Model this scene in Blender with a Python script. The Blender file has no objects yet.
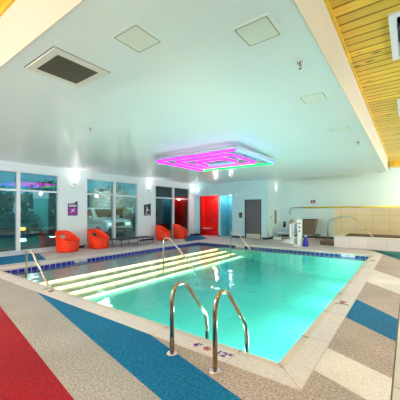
import bpy, bmesh, math, random
from mathutils import Vector, Matrix
random.seed(7)
PI = math.pi
D = bpy.data
C = bpy.context.scene.collection
sc = bpy.context.scene

# ------------------------------------------------------------------ materials
def nmat(name):
    m = D.materials.new(name); m.use_nodes = True
    nt = m.node_tree
    return m, nt, nt.nodes['Principled BSDF']

def mat(name, col, rough=.5, metal=0., var=.0, vscale=8., bump=0., bscale=60., emit=None, estr=0., col2=None, coat=0.):
    m, nt, b = nmat(name)
    b.inputs['Roughness'].default_value = rough
    b.inputs['Metallic'].default_value = metal
    if coat: b.inputs['Coat Weight'].default_value = coat
    tc = nt.nodes.new('ShaderNodeTexCoord')
    nz = nt.nodes.new('ShaderNodeTexNoise'); nz.inputs['Scale'].default_value = vscale; nz.inputs['Detail'].default_value = 5
    nt.links.new(tc.outputs['Object'], nz.inputs['Vector'])
    rp = nt.nodes.new('ShaderNodeValToRGB')
    c2 = col2 if col2 else tuple(max(0, c * (1 - var)) for c in col)
    rp.color_ramp.elements[0].position = .35; rp.color_ramp.elements[1].position = .65
    rp.color_ramp.elements[0].color = (*c2, 1); rp.color_ramp.elements[1].color = (*col, 1)
    nt.links.new(nz.outputs['Fac'], rp.inputs['Fac'])
    nt.links.new(rp.outputs['Color'], b.inputs['Base Color'])
    if bump:
        n2 = nt.nodes.new('ShaderNodeTexNoise'); n2.inputs['Scale'].default_value = bscale
        nt.links.new(tc.outputs['Object'], n2.inputs['Vector'])
        bp = nt.nodes.new('ShaderNodeBump'); bp.inputs['Strength'].default_value = bump; bp.inputs['Distance'].default_value = .01
        nt.links.new(n2.outputs['Fac'], bp.inputs['Height']); nt.links.new(bp.outputs['Normal'], b.inputs['Normal'])
    if emit:
        b.inputs['Emission Color'].default_value = (*emit, 1); b.inputs['Emission Strength'].default_value = estr
    return m

def grid_mat(name, col, mortar, w, h, swap=None, rough=.3, msize=.02, var=.06, offset=0., bump=.2, off=(0, 0, 0)):
    """rectangular tiles; swap = which object axes feed the brick texture's x,y"""
    m, nt, b = nmat(name)
    b.inputs['Roughness'].default_value = rough
    tc = nt.nodes.new('ShaderNodeTexCoord'); sp = nt.nodes.new('ShaderNodeSeparateXYZ'); cb = nt.nodes.new('ShaderNodeCombineXYZ')
    ad = nt.nodes.new('ShaderNodeVectorMath'); ad.operation = 'ADD'; ad.inputs[1].default_value = off
    nt.links.new(tc.outputs['Object'], ad.inputs[0]); nt.links.new(ad.outputs[0], sp.inputs[0])
    a, c = swap or ('X', 'Y')
    nt.links.new(sp.outputs[a], cb.inputs['X']); nt.links.new(sp.outputs[c], cb.inputs['Y'])
    br = nt.nodes.new('ShaderNodeTexBrick'); br.offset = offset
    br.inputs['Scale'].default_value = 1; br.inputs['Brick Width'].default_value = w; br.inputs['Row Height'].default_value = h
    br.inputs['Mortar Size'].default_value = msize; br.inputs['Mortar Smooth'].default_value = .2
    br.inputs['Color1'].default_value = (*col, 1); br.inputs['Color2'].default_value = (*[c_ * (1 - var) for c_ in col], 1)
    br.inputs['Mortar'].default_value = (*mortar, 1)
    nt.links.new(cb.outputs[0], br.inputs['Vector'])
    nt.links.new(br.outputs['Color'], b.inputs['Base Color'])
    bp = nt.nodes.new('ShaderNodeBump'); bp.inputs['Strength'].default_value = bump; bp.inputs['Distance'].default_value = .003; bp.invert = True
    nt.links.new(br.outputs['Fac'], bp.inputs['Height']); nt.links.new(bp.outputs['Normal'], b.inputs['Normal'])
    return m

def deck_mat(name, c1, c2, rough=.75, sc1=60., blotch=.12):
    """exposed fine aggregate: grains of two tones, slow blotches"""
    m, nt, b = nmat(name)
    tc = nt.nodes.new('ShaderNodeTexCoord')
    n1 = nt.nodes.new('ShaderNodeTexNoise'); n1.inputs['Scale'].default_value = sc1; n1.inputs['Detail'].default_value = 6; n1.inputs['Roughness'].default_value = .75
    n2 = nt.nodes.new('ShaderNodeTexNoise'); n2.inputs['Scale'].default_value = 1.3; n2.inputs['Detail'].default_value = 4
    for n in (n1, n2): nt.links.new(tc.outputs['Object'], n.inputs['Vector'])
    r = nt.nodes.new('ShaderNodeValToRGB'); r.color_ramp.elements[0].position = .38; r.color_ramp.elements[1].position = .62
    r.color_ramp.elements[0].color = (*c1, 1); r.color_ramp.elements[1].color = (*c2, 1)
    nt.links.new(n1.outputs['Fac'], r.inputs['Fac'])
    mr = nt.nodes.new('ShaderNodeMapRange'); mr.inputs['To Min'].default_value = 1 - blotch; mr.inputs['To Max'].default_value = 1 + blotch
    mr.inputs['From Min'].default_value = .3; mr.inputs['From Max'].default_value = .7
    nt.links.new(n2.outputs['Fac'], mr.inputs['Value'])
    mx = nt.nodes.new('ShaderNodeVectorMath'); mx.operation = 'SCALE'
    nt.links.new(r.outputs['Color'], mx.inputs[0]); nt.links.new(mr.outputs['Result'], mx.inputs['Scale'])
    nt.links.new(mx.outputs[0], b.inputs['Base Color']); b.inputs['Roughness'].default_value = rough; b.inputs['Specular IOR Level'].default_value = .25
    bp = nt.nodes.new('ShaderNodeBump'); bp.inputs['Strength'].default_value = .35; bp.inputs['Distance'].default_value = .004
    nt.links.new(n1.outputs['Fac'], bp.inputs['Height']); nt.links.new(bp.outputs['Normal'], b.inputs['Normal'])
    return m

def emis(name, col, s):
    m, nt, b = nmat(name)
    b.inputs['Base Color'].default_value = (*[min(1, c) for c in col], 1)
    b.inputs['Emission Color'].default_value = (*col, 1); b.inputs['Emission Strength'].default_value = s
    return m

def wood_mat():
    m, nt, b = nmat('knotty_pine')
    tc = nt.nodes.new('ShaderNodeTexCoord')
    sp = nt.nodes.new('ShaderNodeSeparateXYZ'); nt.links.new(tc.outputs['Object'], sp.inputs[0])
    # a value per plank
    dv = nt.nodes.new('ShaderNodeMath'); dv.operation = 'DIVIDE'; dv.inputs[1].default_value = .18; nt.links.new(sp.outputs['Y'], dv.inputs[0])
    fl = nt.nodes.new('ShaderNodeMath'); fl.operation = 'FLOOR'; nt.links.new(dv.outputs[0], fl.inputs[0])
    wn = nt.nodes.new('ShaderNodeTexWhiteNoise'); wn.noise_dimensions = '1D'; nt.links.new(fl.outputs[0], wn.inputs['W'])
    # grain stretched along the plank (X), shifted per plank
    sh = nt.nodes.new('ShaderNodeMath'); sh.operation = 'MULTIPLY'; sh.inputs[1].default_value = 13.; nt.links.new(wn.outputs['Value'], sh.inputs[0])
    ax = nt.nodes.new('ShaderNodeMath'); ax.operation = 'ADD'; nt.links.new(sp.outputs['X'], ax.inputs[0]); nt.links.new(sh.outputs[0], ax.inputs[1])
    cb = nt.nodes.new('ShaderNodeCombineXYZ'); nt.links.new(ax.outputs[0], cb.inputs['X']); nt.links.new(sp.outputs['Y'], cb.inputs['Y'])
    mp = nt.nodes.new('ShaderNodeMapping'); mp.inputs['Scale'].default_value = (1.2, 22, 1); nt.links.new(cb.outputs[0], mp.inputs['Vector'])
    g = nt.nodes.new('ShaderNodeTexNoise'); g.inputs['Scale'].default_value = 1.5; g.inputs['Detail'].default_value = 6; nt.links.new(mp.outputs[0], g.inputs['Vector'])
    r = nt.nodes.new('ShaderNodeValToRGB')
    r.color_ramp.elements[0].position = .3; r.color_ramp.elements[1].position = .7
    r.color_ramp.elements[0].color = (.70, .41, .02, 1); r.color_ramp.elements[1].color = (.92, .63, .06, 1)
    nt.links.new(g.outputs['Fac'], r.inputs['Fac'])
    # knots
    mk = nt.nodes.new('ShaderNodeMapping'); mk.inputs['Scale'].default_value = (2.0, 5.5, 1); nt.links.new(cb.outputs[0], mk.inputs['Vector'])
    v = nt.nodes.new('ShaderNodeTexVoronoi'); v.inputs['Scale'].default_value = 1.; nt.links.new(mk.outputs[0], v.inputs['Vector'])
    rk = nt.nodes.new('ShaderNodeValToRGB'); rk.color_ramp.elements[0].position = .08; rk.color_ramp.elements[1].position = .17
    rk.color_ramp.elements[0].color = (0, 0, 0, 1); rk.color_ramp.elements[1].color = (1, 1, 1, 1)
    nt.links.new(v.outputs['Distance'], rk.inputs['Fac'])
    mx = nt.nodes.new('ShaderNodeMix'); mx.data_type = 'RGBA'; mx.inputs['A'].default_value = (.13, .06, .015, 1)
    nt.links.new(rk.outputs['Color'], mx.inputs['Factor']); nt.links.new(r.outputs['Color'], mx.inputs['B'])
    mr = nt.nodes.new('ShaderNodeMapRange'); mr.inputs['To Min'].default_value = .82; mr.inputs['To Max'].default_value = 1.12; nt.links.new(wn.outputs['Value'], mr.inputs['Value'])
    s = nt.nodes.new('ShaderNodeVectorMath'); s.operation = 'SCALE'; nt.links.new(mx.outputs['Result'], s.inputs[0]); nt.links.new(mr.outputs['Result'], s.inputs['Scale'])
    fr = nt.nodes.new('ShaderNodeMath'); fr.operation = 'FRACT'; nt.links.new(dv.outputs[0], fr.inputs[0])
    jr = nt.nodes.new('ShaderNodeValToRGB'); el = jr.color_ramp.elements
    el[0].position = .0; el[0].color = (.10, .10, .10, 1); el[1].position = .10; el[1].color = (1, 1, 1, 1)
    for p_, v_ in ((.06, .2), (.93, 1), (.965, .2)):
        q_ = el.new(p_); q_.color = (v_, v_, v_, 1)
    nt.links.new(fr.outputs[0], jr.inputs['Fac'])
    mj = nt.nodes.new('ShaderNodeMix'); mj.data_type = 'RGBA'; mj.inputs['A'].default_value = (.20, .10, .01, 1)
    nt.links.new(jr.outputs['Color'], mj.inputs['Factor']); nt.links.new(s.outputs[0], mj.inputs['B'])
    nt.links.new(mj.outputs['Result'], b.inputs['Base Color']); b.inputs['Roughness'].default_value = .4
    return m

def glass_mat(name, tint, refl):
    m = D.materials.new(name); m.use_nodes = True; nt = m.node_tree; nt.nodes.clear()
    o = nt.nodes.new('ShaderNodeOutputMaterial'); t = nt.nodes.new('ShaderNodeBsdfTransparent'); g = nt.nodes.new('ShaderNodeBsdfGlossy')
    mx = nt.nodes.new('ShaderNodeMixShader'); f = nt.nodes.new('ShaderNodeFresnel'); f.inputs['IOR'].default_value = 1.5
    mr = nt.nodes.new('ShaderNodeMapRange'); mr.inputs['From Min'].default_value = 0; mr.inputs['From Max'].default_value = 1
    mr.inputs['To Min'].default_value = refl; mr.inputs['To Max'].default_value = 1.
    t.inputs['Color'].default_value = (*tint, 1); g.inputs['Roughness'].default_value = 0.; g.inputs['Color'].default_value = (.95, .97, 1, 1)
    nt.links.new(f.outputs[0], mr.inputs['Value']); nt.links.new(mr.outputs[0], mx.inputs[0])
    nt.links.new(t.outputs[0], mx.inputs[1]); nt.links.new(g.outputs[0], mx.inputs[2]); nt.links.new(mx.outputs[0], o.inputs['Surface'])
    return m

def water_mat(name, absorb, dens, ior=1.26, wave=.02):
    m = D.materials.new(name); m.use_nodes = True; nt = m.node_tree; nt.nodes.clear()
    o = nt.nodes.new('ShaderNodeOutputMaterial'); t = nt.nodes.new('ShaderNodeBsdfTransparent'); g = nt.nodes.new('ShaderNodeBsdfGlossy')
    mx = nt.nodes.new('ShaderNodeMixShader'); f = nt.nodes.new('ShaderNodeFresnel'); f.inputs['IOR'].default_value = ior
    g.inputs['Roughness'].default_value = .03
    tc = nt.nodes.new('ShaderNodeTexCoord'); n = nt.nodes.new('ShaderNodeTexNoise'); n.inputs['Scale'].default_value = 2.2; n.inputs['Detail'].default_value = 3
    nt.links.new(tc.outputs['Object'], n.inputs['Vector'])
    bp = nt.nodes.new('ShaderNodeBump'); bp.inputs['Strength'].default_value = 1.; bp.inputs['Distance'].default_value = wave
    nt.links.new(n.outputs['Fac'], bp.inputs['Height'])
    nt.links.new(bp.outputs['Normal'], g.inputs['Normal'])
    nt.links.new(f.outputs[0], mx.inputs[0])
    nt.links.new(t.outputs[0], mx.inputs[1]); nt.links.new(g.outputs[0], mx.inputs[2]); nt.links.new(mx.outputs[0], o.inputs['Surface'])
    va = nt.nodes.new('ShaderNodeVolumeAbsorption'); va.inputs['Color'].default_value = (*absorb, 1); va.inputs['Density'].default_value = dens
    nt.links.new(va.outputs[0], o.inputs['Volume'])
    return m

M = {
 'wall_teal': mat('reflection_dimming_teal', (.07, .24, .27), .5, var=.05),  # dark tone invented to dim this unseen wall's reflection in the windows
 'ceiling': mat('ceiling_paint', (.86, .915, .935), .27, var=.03, vscale=.6),
 'fascia': mat('fascia_paint', (.70, .665, .60), .35, var=.03, vscale=1),
 'wall_white': mat('white_wall_paint', (.84, .86, .90), .5, var=.02),
 'wall_cyan': mat('pale_cyan_wall_paint', (.55, .80, .86), .45, var=.03, vscale=1),
 'wall_mint': mat('pale_mint_wall_paint', (.68, .88, .92), .5, var=.03, vscale=1),
 'red_wall': mat('red_wall_panel', (.86, .012, .01), .22, var=.05),
 'blue_wall': mat('blue_wall_panel', (.14, .50, .62), .3, var=.05),
 'wood': wood_mat(),
 'wood_trim': mat('golden_wood_trim', (.85, .56, .03), .4, var=.25, vscale=3),
 'brown_step': mat('brown_wood_step', (.25, .15, .10), .5, var=.3, vscale=12),
 'deck_grey': deck_mat('grey_aggregate_deck', (.23, .215, .22), (.51, .485, .49), sc1=48),
 'deck_tan': deck_mat('tan_aggregate_deck', (.25, .19, .175), (.57, .48, .455), sc1=42),
 'deck_far': deck_mat('far_pale_deck', (.50, .43, .44), (.66, .59, .60)),
 'deck_blue': deck_mat('blue_aggregate_band', (.0, .07, .18), (.0, .20, .44), sc1=36),
 'deck_red': deck_mat('red_aggregate_band', (.16, .001, .006), (.40, .004, .018), sc1=36),
 'deck_white': deck_mat('white_aggregate_band', (.62, .55, .55), (.84, .77, .76), sc1=45),
 'deck_teal': deck_mat('teal_aggregate_band', (.0, .10, .13), (.01, .19, .22), sc1=70),
 'drain': mat('pale_concrete_strip', (.60, .55, .52), .6, var=.1, bump=.2),
 'joint': mat('dark_joint', (.10, .085, .08), .8),
 'coping': deck_mat('pale_coping_stone', (.60, .53, .54), (.76, .70, .71), rough=.55, sc1=35, blotch=.06),
 'coping_edge': deck_mat('tan_coping_edge', (.56, .47, .42), (.70, .60, .55), rough=.5, sc1=35, blotch=.06),
 'plaster': mat('pool_plaster', (.28, .86, .76), .6, var=.04, vscale=.8),
 'step_plaster': mat('cream_step_plaster', (.90, .86, .66), .6, var=.04),
 'nosing': mat('olive_step_nosing', (.52, .48, .30), .5, var=.2),
 'tile_x': grid_mat('waterline_tile', (.010, .03, .18), (.20, .25, .42), .165, .165, ('X', 'Z'), .2, .011, off=(.02, 0, .165)),
 'tile_y': grid_mat('waterline_tile_side', (.030, .015, .36), (.34, .30, .62), .165, .165, ('Y', 'Z'), .2, .011, off=(0, .02, .165)),
 'spa_tile': grid_mat('tan_spa_tile', (.76, .58, .33), (.50, .38, .22), .62, .33, ('X', 'Z'), .25, .007, .05, off=(5, 0, 0)),
 'tub_tile': grid_mat('pale_pink_tub_tile', (.84, .73, .72), (.55, .47, .46), .62, .44, ('X', 'Z'), .3, .006, off=(5, 0, 0)),
 'tub_cap': mat('pale_tub_coping', (.80, .72, .66), .35, var=.06),
 'tub_inner': grid_mat('brown_tub_tile', (.22, .14, .09), (.12, .08, .06), .1, .1, ('X', 'Z'), .3, .005),
 'steel': mat('brushed_stainless', (.66, .61, .54), .14, 1., var=.06),
 'steel_dark': mat('bronzed_stainless', (.40, .34, .24), .12, 1., var=.05),
 'flange': mat('polished_flange', (.78, .62, .66), .18, 1.),
 'orange': mat('orange_moulded_plastic', (1.0, .040, .001), .5, var=.04, vscale=3),
 'white_plastic': mat('white_plastic', (.85, .86, .87), .35, var=.02),
 'white_frame': mat('white_window_frame', (.78, .80, .85), .35, var=.02),
 'black_metal': mat('black_metal', (.018, .018, .02), .4, .3),
 'black_sling': mat('black_sling', (.03, .03, .035), .6, var=.3, vscale=90),
 'navy': mat('navy_baseboard', (.012, .02, .05), .5),
 'door': mat('charcoal_door', (.10, .10, .125), .4, var=.05),
 'door_frame': mat('charcoal_door_frame', (.06, .06, .075), .4),
 'kick': mat('steel_kickplate', (.66, .66, .62), .35, .7),
 'canvas': mat('brown_canvas', (.20, .15, .095), .85, var=.25, vscale=5),
 'tan_canvas': mat('tan_canvas', (.42, .36, .24), .85, var=.2, vscale=5),
 'royal': mat('royal_blue_plastic', (.012, .025, .45), .35),
 'pale_blue': mat('pale_blue_towel', (.40, .60, .80), .9, var=.12, bump=.3),
 'towel': mat('white_towel', (.85, .84, .80), .9, var=.06, bump=.3),
 'purple': mat('dark_purple_sign', (.06, .025, .11), .5),
 'magenta': mat('magenta_sign', (.40, .02, .34), .5),
 'black_sign': mat('black_sign', (.02, .02, .025), .5),
 'sign_white': mat('sign_white', (.80, .76, .84), .5),
 'mark_purple': mat('purple_lettering', (.085, .02, .27), .5),
 'mark_black': mat('black_lettering', (.02, .015, .02), .5),
 'mark_red': mat('red_lettering', (.50, .02, .03), .5),
 'mark_tile': mat('pale_marker_tile', (.70, .62, .56), .3),
 'dark_hole': mat('dark_plenum', (.02, .02, .018), .8),
 'grille': mat('olive_grey_grille', (.17, .155, .12), .5, .2),
 'vent_frame': mat('cream_vent_frame', (.72, .68, .62), .45),
 'hatch': mat('cream_hatch_panel', (.80, .82, .76), .4, var=.02),
 'seam': mat('dark_seam', (.22, .24, .23), .8),
 'alarm_red': mat('dark_red_alarm', (.25, .02, .03), .4),
 'pole_yellow': mat('yellow_pole', (.80, .66, .04), .45),
 'pole_grey': mat('grey_hook', (.28, .32, .32), .35, .8),
 'asphalt': mat('asphalt', (.02, .024, .028), .6, var=.3, vscale=6, bump=.2),
 'car_white': mat('white_car_paint', (.80, .80, .76), .2, coat=.5),
 'car_dark': mat('dark_car_paint', (.02, .025, .03), .2, coat=.6),
 'car_grey': mat('grey_car_paint', (.16, .18, .19), .2, coat=.6),
 'car_glass': mat('car_window', (.01, .015, .018), .08),
 'marker_white': mat('marker_band', (.55, .50, .60), .4),
 'shelf_plaster': mat('white_shelf_plaster', (.93, .89, .94), .6, var=.03),
 'coping_joint': mat('coping_grout', (.42, .35, .33), .8),
 'tyre': mat('tyre', (.012, .012, .012), .8),
 'rim': mat('wheel_rim', (.45, .46, .47), .3, .9),
 'leaf': mat('dark_leaves', (.025, .09, .035), .7, var=.7, vscale=5),
 'bark': mat('bark', (.07, .05, .035), .9, var=.4, vscale=10, bump=.4),
 'teal_refl': mat('teal_reflection', (.10, .52, .50), .4, var=.08, vscale=1),
 'grass': mat('lawn', (.03, .08, .03), .9, var=.5, vscale=12, bump=.4),
 'building': mat('dim_building', (.22, .24, .26), .8, var=.1),
 'lamp_warm': emis('warm_lamp', (1., .72, .18), 7),
 'lamp_orange': emis('orange_marker_lamp', (1., .30, .03), 7),
 'lamp_white': emis('headlamp', (1., .97, .85), 1.2),
 'lit_window': emis('lit_window_glass', (.25, .55, .60), .5),
 'sconce_glow': emis('sconce_lamp', (1., .96, .86), 4),
 'step_led': emis('step_led', (1., .76, .40), 12.),
 'pool_lamp': emis('pool_lamp_lens', (.75, 1., .97), 6),
 'n_mag': emis('neon_magenta', (1., .02, .78), 2.1),
 'n_pur': emis('neon_purple', (.45, .02, 1.), 2.1),
 'n_pink': emis('neon_pink', (1., .07, .36), 2.2),
 'n_blue': emis('neon_blue', (.10, .22, 1.), 2.3),
 'n_green': emis('neon_green', (.01, 1., .14), 1.7),
 'n_teal': emis('neon_teal', (.01, .75, .35), 3),
 'neon_body': mat('fixture_channel', (.50, .48, .56), .35, .5),
 'glass': glass_mat('window_glass', (.66, .90, .92), .07),
 'sky_glass': glass_mat('skylight_glass', (.35, .4, .5), .04),
 'water': water_mat('pool_water', (.14, .95, .92), .36),
 'tub_water': water_mat('tub_water', (.1, .7, .6), .6),
}

# ------------------------------------------------------------------ mesh helpers
def bm_new(): return bmesh.new()

def add_box(bm, x0, x1, y0, y1, z0, z1, mi=0, mx=None):
    vs = [Vector((x, y, z)) for z in (z0, z1) for y in (y0, y1) for x in (x0, x1)]
    if mx is not None: vs = [mx @ v for v in vs]
    v = [bm.verts.new(p) for p in vs]
    fs = []
    for f in ((0, 2, 3, 1), (4, 5, 7, 6), (0, 1, 5, 4), (2, 6, 7, 3), (0, 4, 6, 2), (1, 3, 7, 5)):
        q = bm.faces.new([v[i] for i in f]); q.material_index = mi; fs.append(q)
    return v, fs

def add_bbox(bm, x0, x1, y0, y1, z0, z1, b=.01, seg=2, mi=0, mx=None):
    """bevelled box"""
    t = bmesh.new(); add_box(t, x0, x1, y0, y1, z0, z1)
    bmesh.ops.bevel(t, geom=list(t.edges), offset=b, segments=seg, profile=.6, affect='EDGES')
    if mx is not None: bmesh.ops.transform(t, matrix=mx, verts=t.verts)
    merge(bm, t, mi)

def merge(bm, t, mi=None):
    mp = {}
    for v in t.verts: mp[v] = bm.verts.new(v.co)
    for f in t.faces:
        try: q = bm.faces.new([mp[v] for v in f.verts])
        except ValueError: continue
        q.smooth = f.smooth
        q.material_index = f.material_index if mi is None else mi
    t.free()

def add_poly_prism(bm, pts, z0, z1, mi=0, axis='z', smooth=False):
    """pts 2D polygon extruded: axis z -> (x,y)+z ; axis y -> (x,z)+y ; axis x -> (y,z)+x"""
    def P(p, h):
        return {'z': (p[0], p[1], h), 'y': (p[0], h, p[1]), 'x': (h, p[0], p[1])}[axis]
    a = [bm.verts.new(P(p, z0)) for p in pts]; b = [bm.verts.new(P(p, z1)) for p in pts]
    n = len(pts); fs = [bm.faces.new(a), bm.faces.new(b)]
    for i in range(n):
        f = bm.faces.new((a[i], a[(i + 1) % n], b[(i + 1) % n], b[i])); f.smooth = smooth; fs.append(f)
    for f in fs: f.material_index = mi

def add_tube(bm, path, r, seg=14, mi=0, caps=True, closed=False):
    path = [Vector(p) for p in path]; n = len(path)
    rr = r if isinstance(r, (list, tuple)) else [r] * n
    rings = []; up = None
    for i in range(n):
        if closed: t = (path[(i + 1) % n] - path[i - 1]).normalized()
        else: t = (path[min(i + 1, n - 1)] - path[max(i - 1, 0)]).normalized()
        if up is None:
            up = Vector((0, 0, 1)) if abs(t.z) < .9 else Vector((1, 0, 0))
        x = t.cross(up)
        if x.length < 1e-5: x = t.cross(Vector((0, 1, 0)))
        x.normalize(); up = x.cross(t).normalized()
        rings.append([bm.verts.new(path[i] + (x * math.cos(a) + up * math.sin(a)) * rr[i]) for a in [2 * PI * k / seg for k in range(seg)]])
    m = n if closed else n - 1
    for i in range(m):
        A, B = rings[i], rings[(i + 1) % n]
        for k in range(seg):
            f = bm.faces.new((A[k], A[(k + 1) % seg], B[(k + 1) % seg], B[k])); f.smooth = True; f.material_index = mi
    if caps and not closed:
        for R in (rings[0], rings[-1]):
            f = bm.faces.new(R); f.material_index = mi

def add_lathe(bm, prof, seg=24, mi=0, mx=None, smooth=True):
    rings = []
    for r, z in prof:
        ring = []
        for k in range(seg):
            a = 2 * PI * k / seg; p = Vector((r * math.cos(a), r * math.sin(a), z))
            ring.append(bm.verts.new(mx @ p if mx is not None else p))
        rings.append(ring)
    for A, B in zip(rings, rings[1:]):
        for k in range(seg):
            f = bm.faces.new((A[k], A[(k + 1) % seg], B[(k + 1) % seg], B[k])); f.smooth = smooth; f.material_index = mi
    for R in (rings[0], rings[-1]):
        f = bm.faces.new(R); f.material_index = mi

def obj(name, bm, mats, parent=None, normals=True):
    if normals: bmesh.ops.recalc_face_normals(bm, faces=bm.faces)
    me = D.meshes.new(name); bm.to_mesh(me); bm.free()
    for m in (mats if isinstance(mats, (list, tuple)) else [mats]): me.materials.append(M[m] if isinstance(m, str) else m)
    o = D.objects.new(name, me); C.objects.link(o)
    if parent: o.parent = parent
    return o

def tag(o, label, cat, group=None, kind=None):
    o['label'] = label; o['category'] = cat
    if group: o['group'] = group
    if kind: o['kind'] = kind
    return o

def struct(name, bm, mats, label=None, cat=None):
    o = obj(name, bm, mats); o['kind'] = 'structure'
    if label: o['label'] = label
    if cat: o['category'] = cat
    return o

def thing(name, label, cat, loc=(0, 0, 0), rotz=0, group=None):
    o = D.objects.new(name, None); C.objects.link(o); o.empty_display_size = .1
    o.location = loc; o.rotation_euler = (0, 0, rotz)
    return tag(o, label, cat, group)

def dup(root, loc, rotz, label):
    def cp(o, par):
        c = o.copy(); C.objects.link(c); c.parent = par
        for ch in D.objects:
            if ch.parent is o and ch is not c: kids.append((ch, c))
        return c
    kids = []
    r = root.copy(); C.objects.link(r); r.location = loc; r.rotation_euler = (0, 0, rotz); r['label'] = label
    stack = [(c, r) for c in list(root.children)]
    while stack:
        s, p = stack.pop()
        c = s.copy(); C.objects.link(c); c.parent = p
        stack += [(k, c) for k in list(s.children)]
    return r

def bx(*a, mi=0):
    bm = bm_new(); add_box(bm, *a, mi=mi); return bm

# ------------------------------------------------------------------ dimensions
XW, XR = -10.7, 4.6           # window wall, far right wall (out of frame)
YR, YD, YF = -3.6, 13.85, 16.3    # rear wall, back wall with doors, far wall
XC = -5.95                    # return wall between back wall and far wall
ZC, ZW = 3.15, 3.77           # soffit, wood ceiling
SX, SY0, SY1 = -.73, 1.23, 14.26  # soffit edges
PX0, PX1, PY0, PY1 = -8.35, -1.03, 2.69, 11.05   # pool water edge
CW = .31                      # coping width
WZ = -.115                    # water level
CT = .0                       # coping top = deck level

# ------------------------------------------------------------------ floor with its painted bands
bm = bm_new()
ox0, ox1, oy0, oy1 = PX0 - CW, PX1 + CW, PY0 - CW, PY1 + CW
def quad(bm, pts, z, mi):
    f = bm.faces.new([bm.verts.new((p[0], p[1], z)) for p in pts]); f.material_index = mi
def slab(bm, x0, x1, y0, y1, mi): add_box(bm, x0, x1, y0, y1, -.2, 0, mi)
FX0, FY1 = XW - .3, YF + .2
slab(bm, FX0, XR, YR, oy0, 0)
slab(bm, FX0, ox0, oy0, oy1, 2)
slab(bm, ox1, XR, oy0, oy1, 1)
slab(bm, FX0, XR, oy1, FY1, 2)
def band(pts, mi, h=.0015):
    """a coloured band laid flush in the deck"""
    add_poly_prism(bm, pts, -.01, h, mi)
# colours: 0 grey 1 tan 2 far 3 blue 4 red 5 white 6 teal
band([(-1.75, 2.379), (-.74, 2.379), (.3, 2.1), (.3, .4), (-1.0, 1.0), (-1.57, 1.61)][::-1] and [(-2.44, 2.379), (-.1, 2.379), (-.1, .4), (-.4, .4), (-.75, 1.45), (-1.056, 1.98)], 1, .0010)
band([(-5.55, 2.379), (-2.53, 2.379), (-1.056, 1.99), (-.35, 1.79), (-.35, 1.32), (-1.57, 1.61)], 3)
band([(-7.4, 2.0), (-5.18, 1.68), (-2.13, 1.196), (-.8, .98), (-.8, .2), (-2.6, .2), (-5.6, .85), (-7.4, 1.3)], 4)
xa, xb = ox1 + .0005, -.115
band([(xa, 4.42), (xb, 3.93), (xb, 4.76), (xa, 5.43)], 3)
band([(xa, 2.77), (xb, 2.52), (xb, 3.04), (xa, 3.31)], 5)
band([(xa, 6.9), (xb, 6.2), (xb, 7.6), (xa, 8.4)], 5)
band([(-1.42, 13.1), (-.2, 10.5), (3., 6.5), (3., 12.6), (-.2, 12.6), (-1.3, 12.65)], 6)
# far left blue patches
band([(-9.1, 2.9), (-9.0, 4.15), (-10.45, 4.55), (-10.68, 4.4), (-10.68, 2.9)], 3)
band([(-8.7, 10.6), (-8.7, 12.4), (-10.2, 13.84), (-10.69, 13.84), (-10.69, 12.6)], 3)
struct('floor', bm, ['deck_grey', 'deck_tan', 'deck_far', 'deck_blue', 'deck_red', 'deck_white', 'deck_teal'])
# pale drain strip
bm = bm_new()
add_box(bm, -.105, .12, .2, 12.5, -.01, .003, 0)
add_box(bm, -.118, -.105, .2, 12.5, -.01, .002, 1)
for k in range(12): add_box(bm, -.105, .12, .9 + k * 1.0, .906 + k * 1.0, -.01, .0035, 1)
struct('trim_3', bm, ['drain', 'joint'])

# ------------------------------------------------------------------ coping
bm = bm_new()
def ring(bm, a, b, z0, z1, mi):
    """rectangular ring between inset a (inner) and b (outer), mitred"""
    def R(d, z): return [bm.verts.new(p) for p in ((PX0 - d, PY0 - d, z), (PX1 + d, PY0 - d, z), (PX1 + d, PY1 + d, z), (PX0 - d, PY1 + d, z))]
    it, ot, ib, ob = R(a, z1), R(b, z1), R(a, z0), R(b, z0)
    for i in range(4):
        j = (i + 1) % 4
        for q in ((it[i], it[j], ot[j], ot[i]), (ib[i], ob[i], ob[j], ib[j]), (it[i], ib[i], ib[j], it[j]), (ot[i], ot[j], ob[j], ob[i])):
            f = bm.faces.new(q); f.material_index = mi
ring(bm, .085, CW - .004, -.045, .006, 0)
ring(bm, -.005, .085, -.045, -.002, 1)
ring(bm, CW - .004, CW + .004, -.045, .002, 2)
# slab joints
y = PY0 + .75
while y < PY1:
    for xa_, xb_ in ((PX0 - CW, PX0 + .005), (PX1 - .005, PX1 + CW)): add_box(bm, xa_, xb_, y - .003, y + .003, -.02, .0068, 3)
    y += 1.05
x = PX0 + .6
while x < PX1:
    for ya_, yb_ in ((PY0 - CW, PY0 + .005), (PY1 - .005, PY1 + CW)): add_box(bm, x - .003, x + .003, ya_, yb_, -.02, .0068, 3)
    x += 1.05
for (cx, cy, sx, sy) in ((PX1, PY0, 1, -1), (PX0, PY0, -1, -1), (PX1, PY1, 1, 1), (PX0, PY1, -1, 1)):
    a = math.atan2(sy, sx); mx = Matrix.Translation((cx, cy, 0)) @ Matrix.Rotation(a, 4, 'Z')
    add_box(bm, -.007, CW * 1.414, -.003, .003, -.02, .0068, 3, mx)
struct('trim_1', bm, ['coping', 'coping_edge', 'coping_edge', 'coping_joint'])

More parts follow.
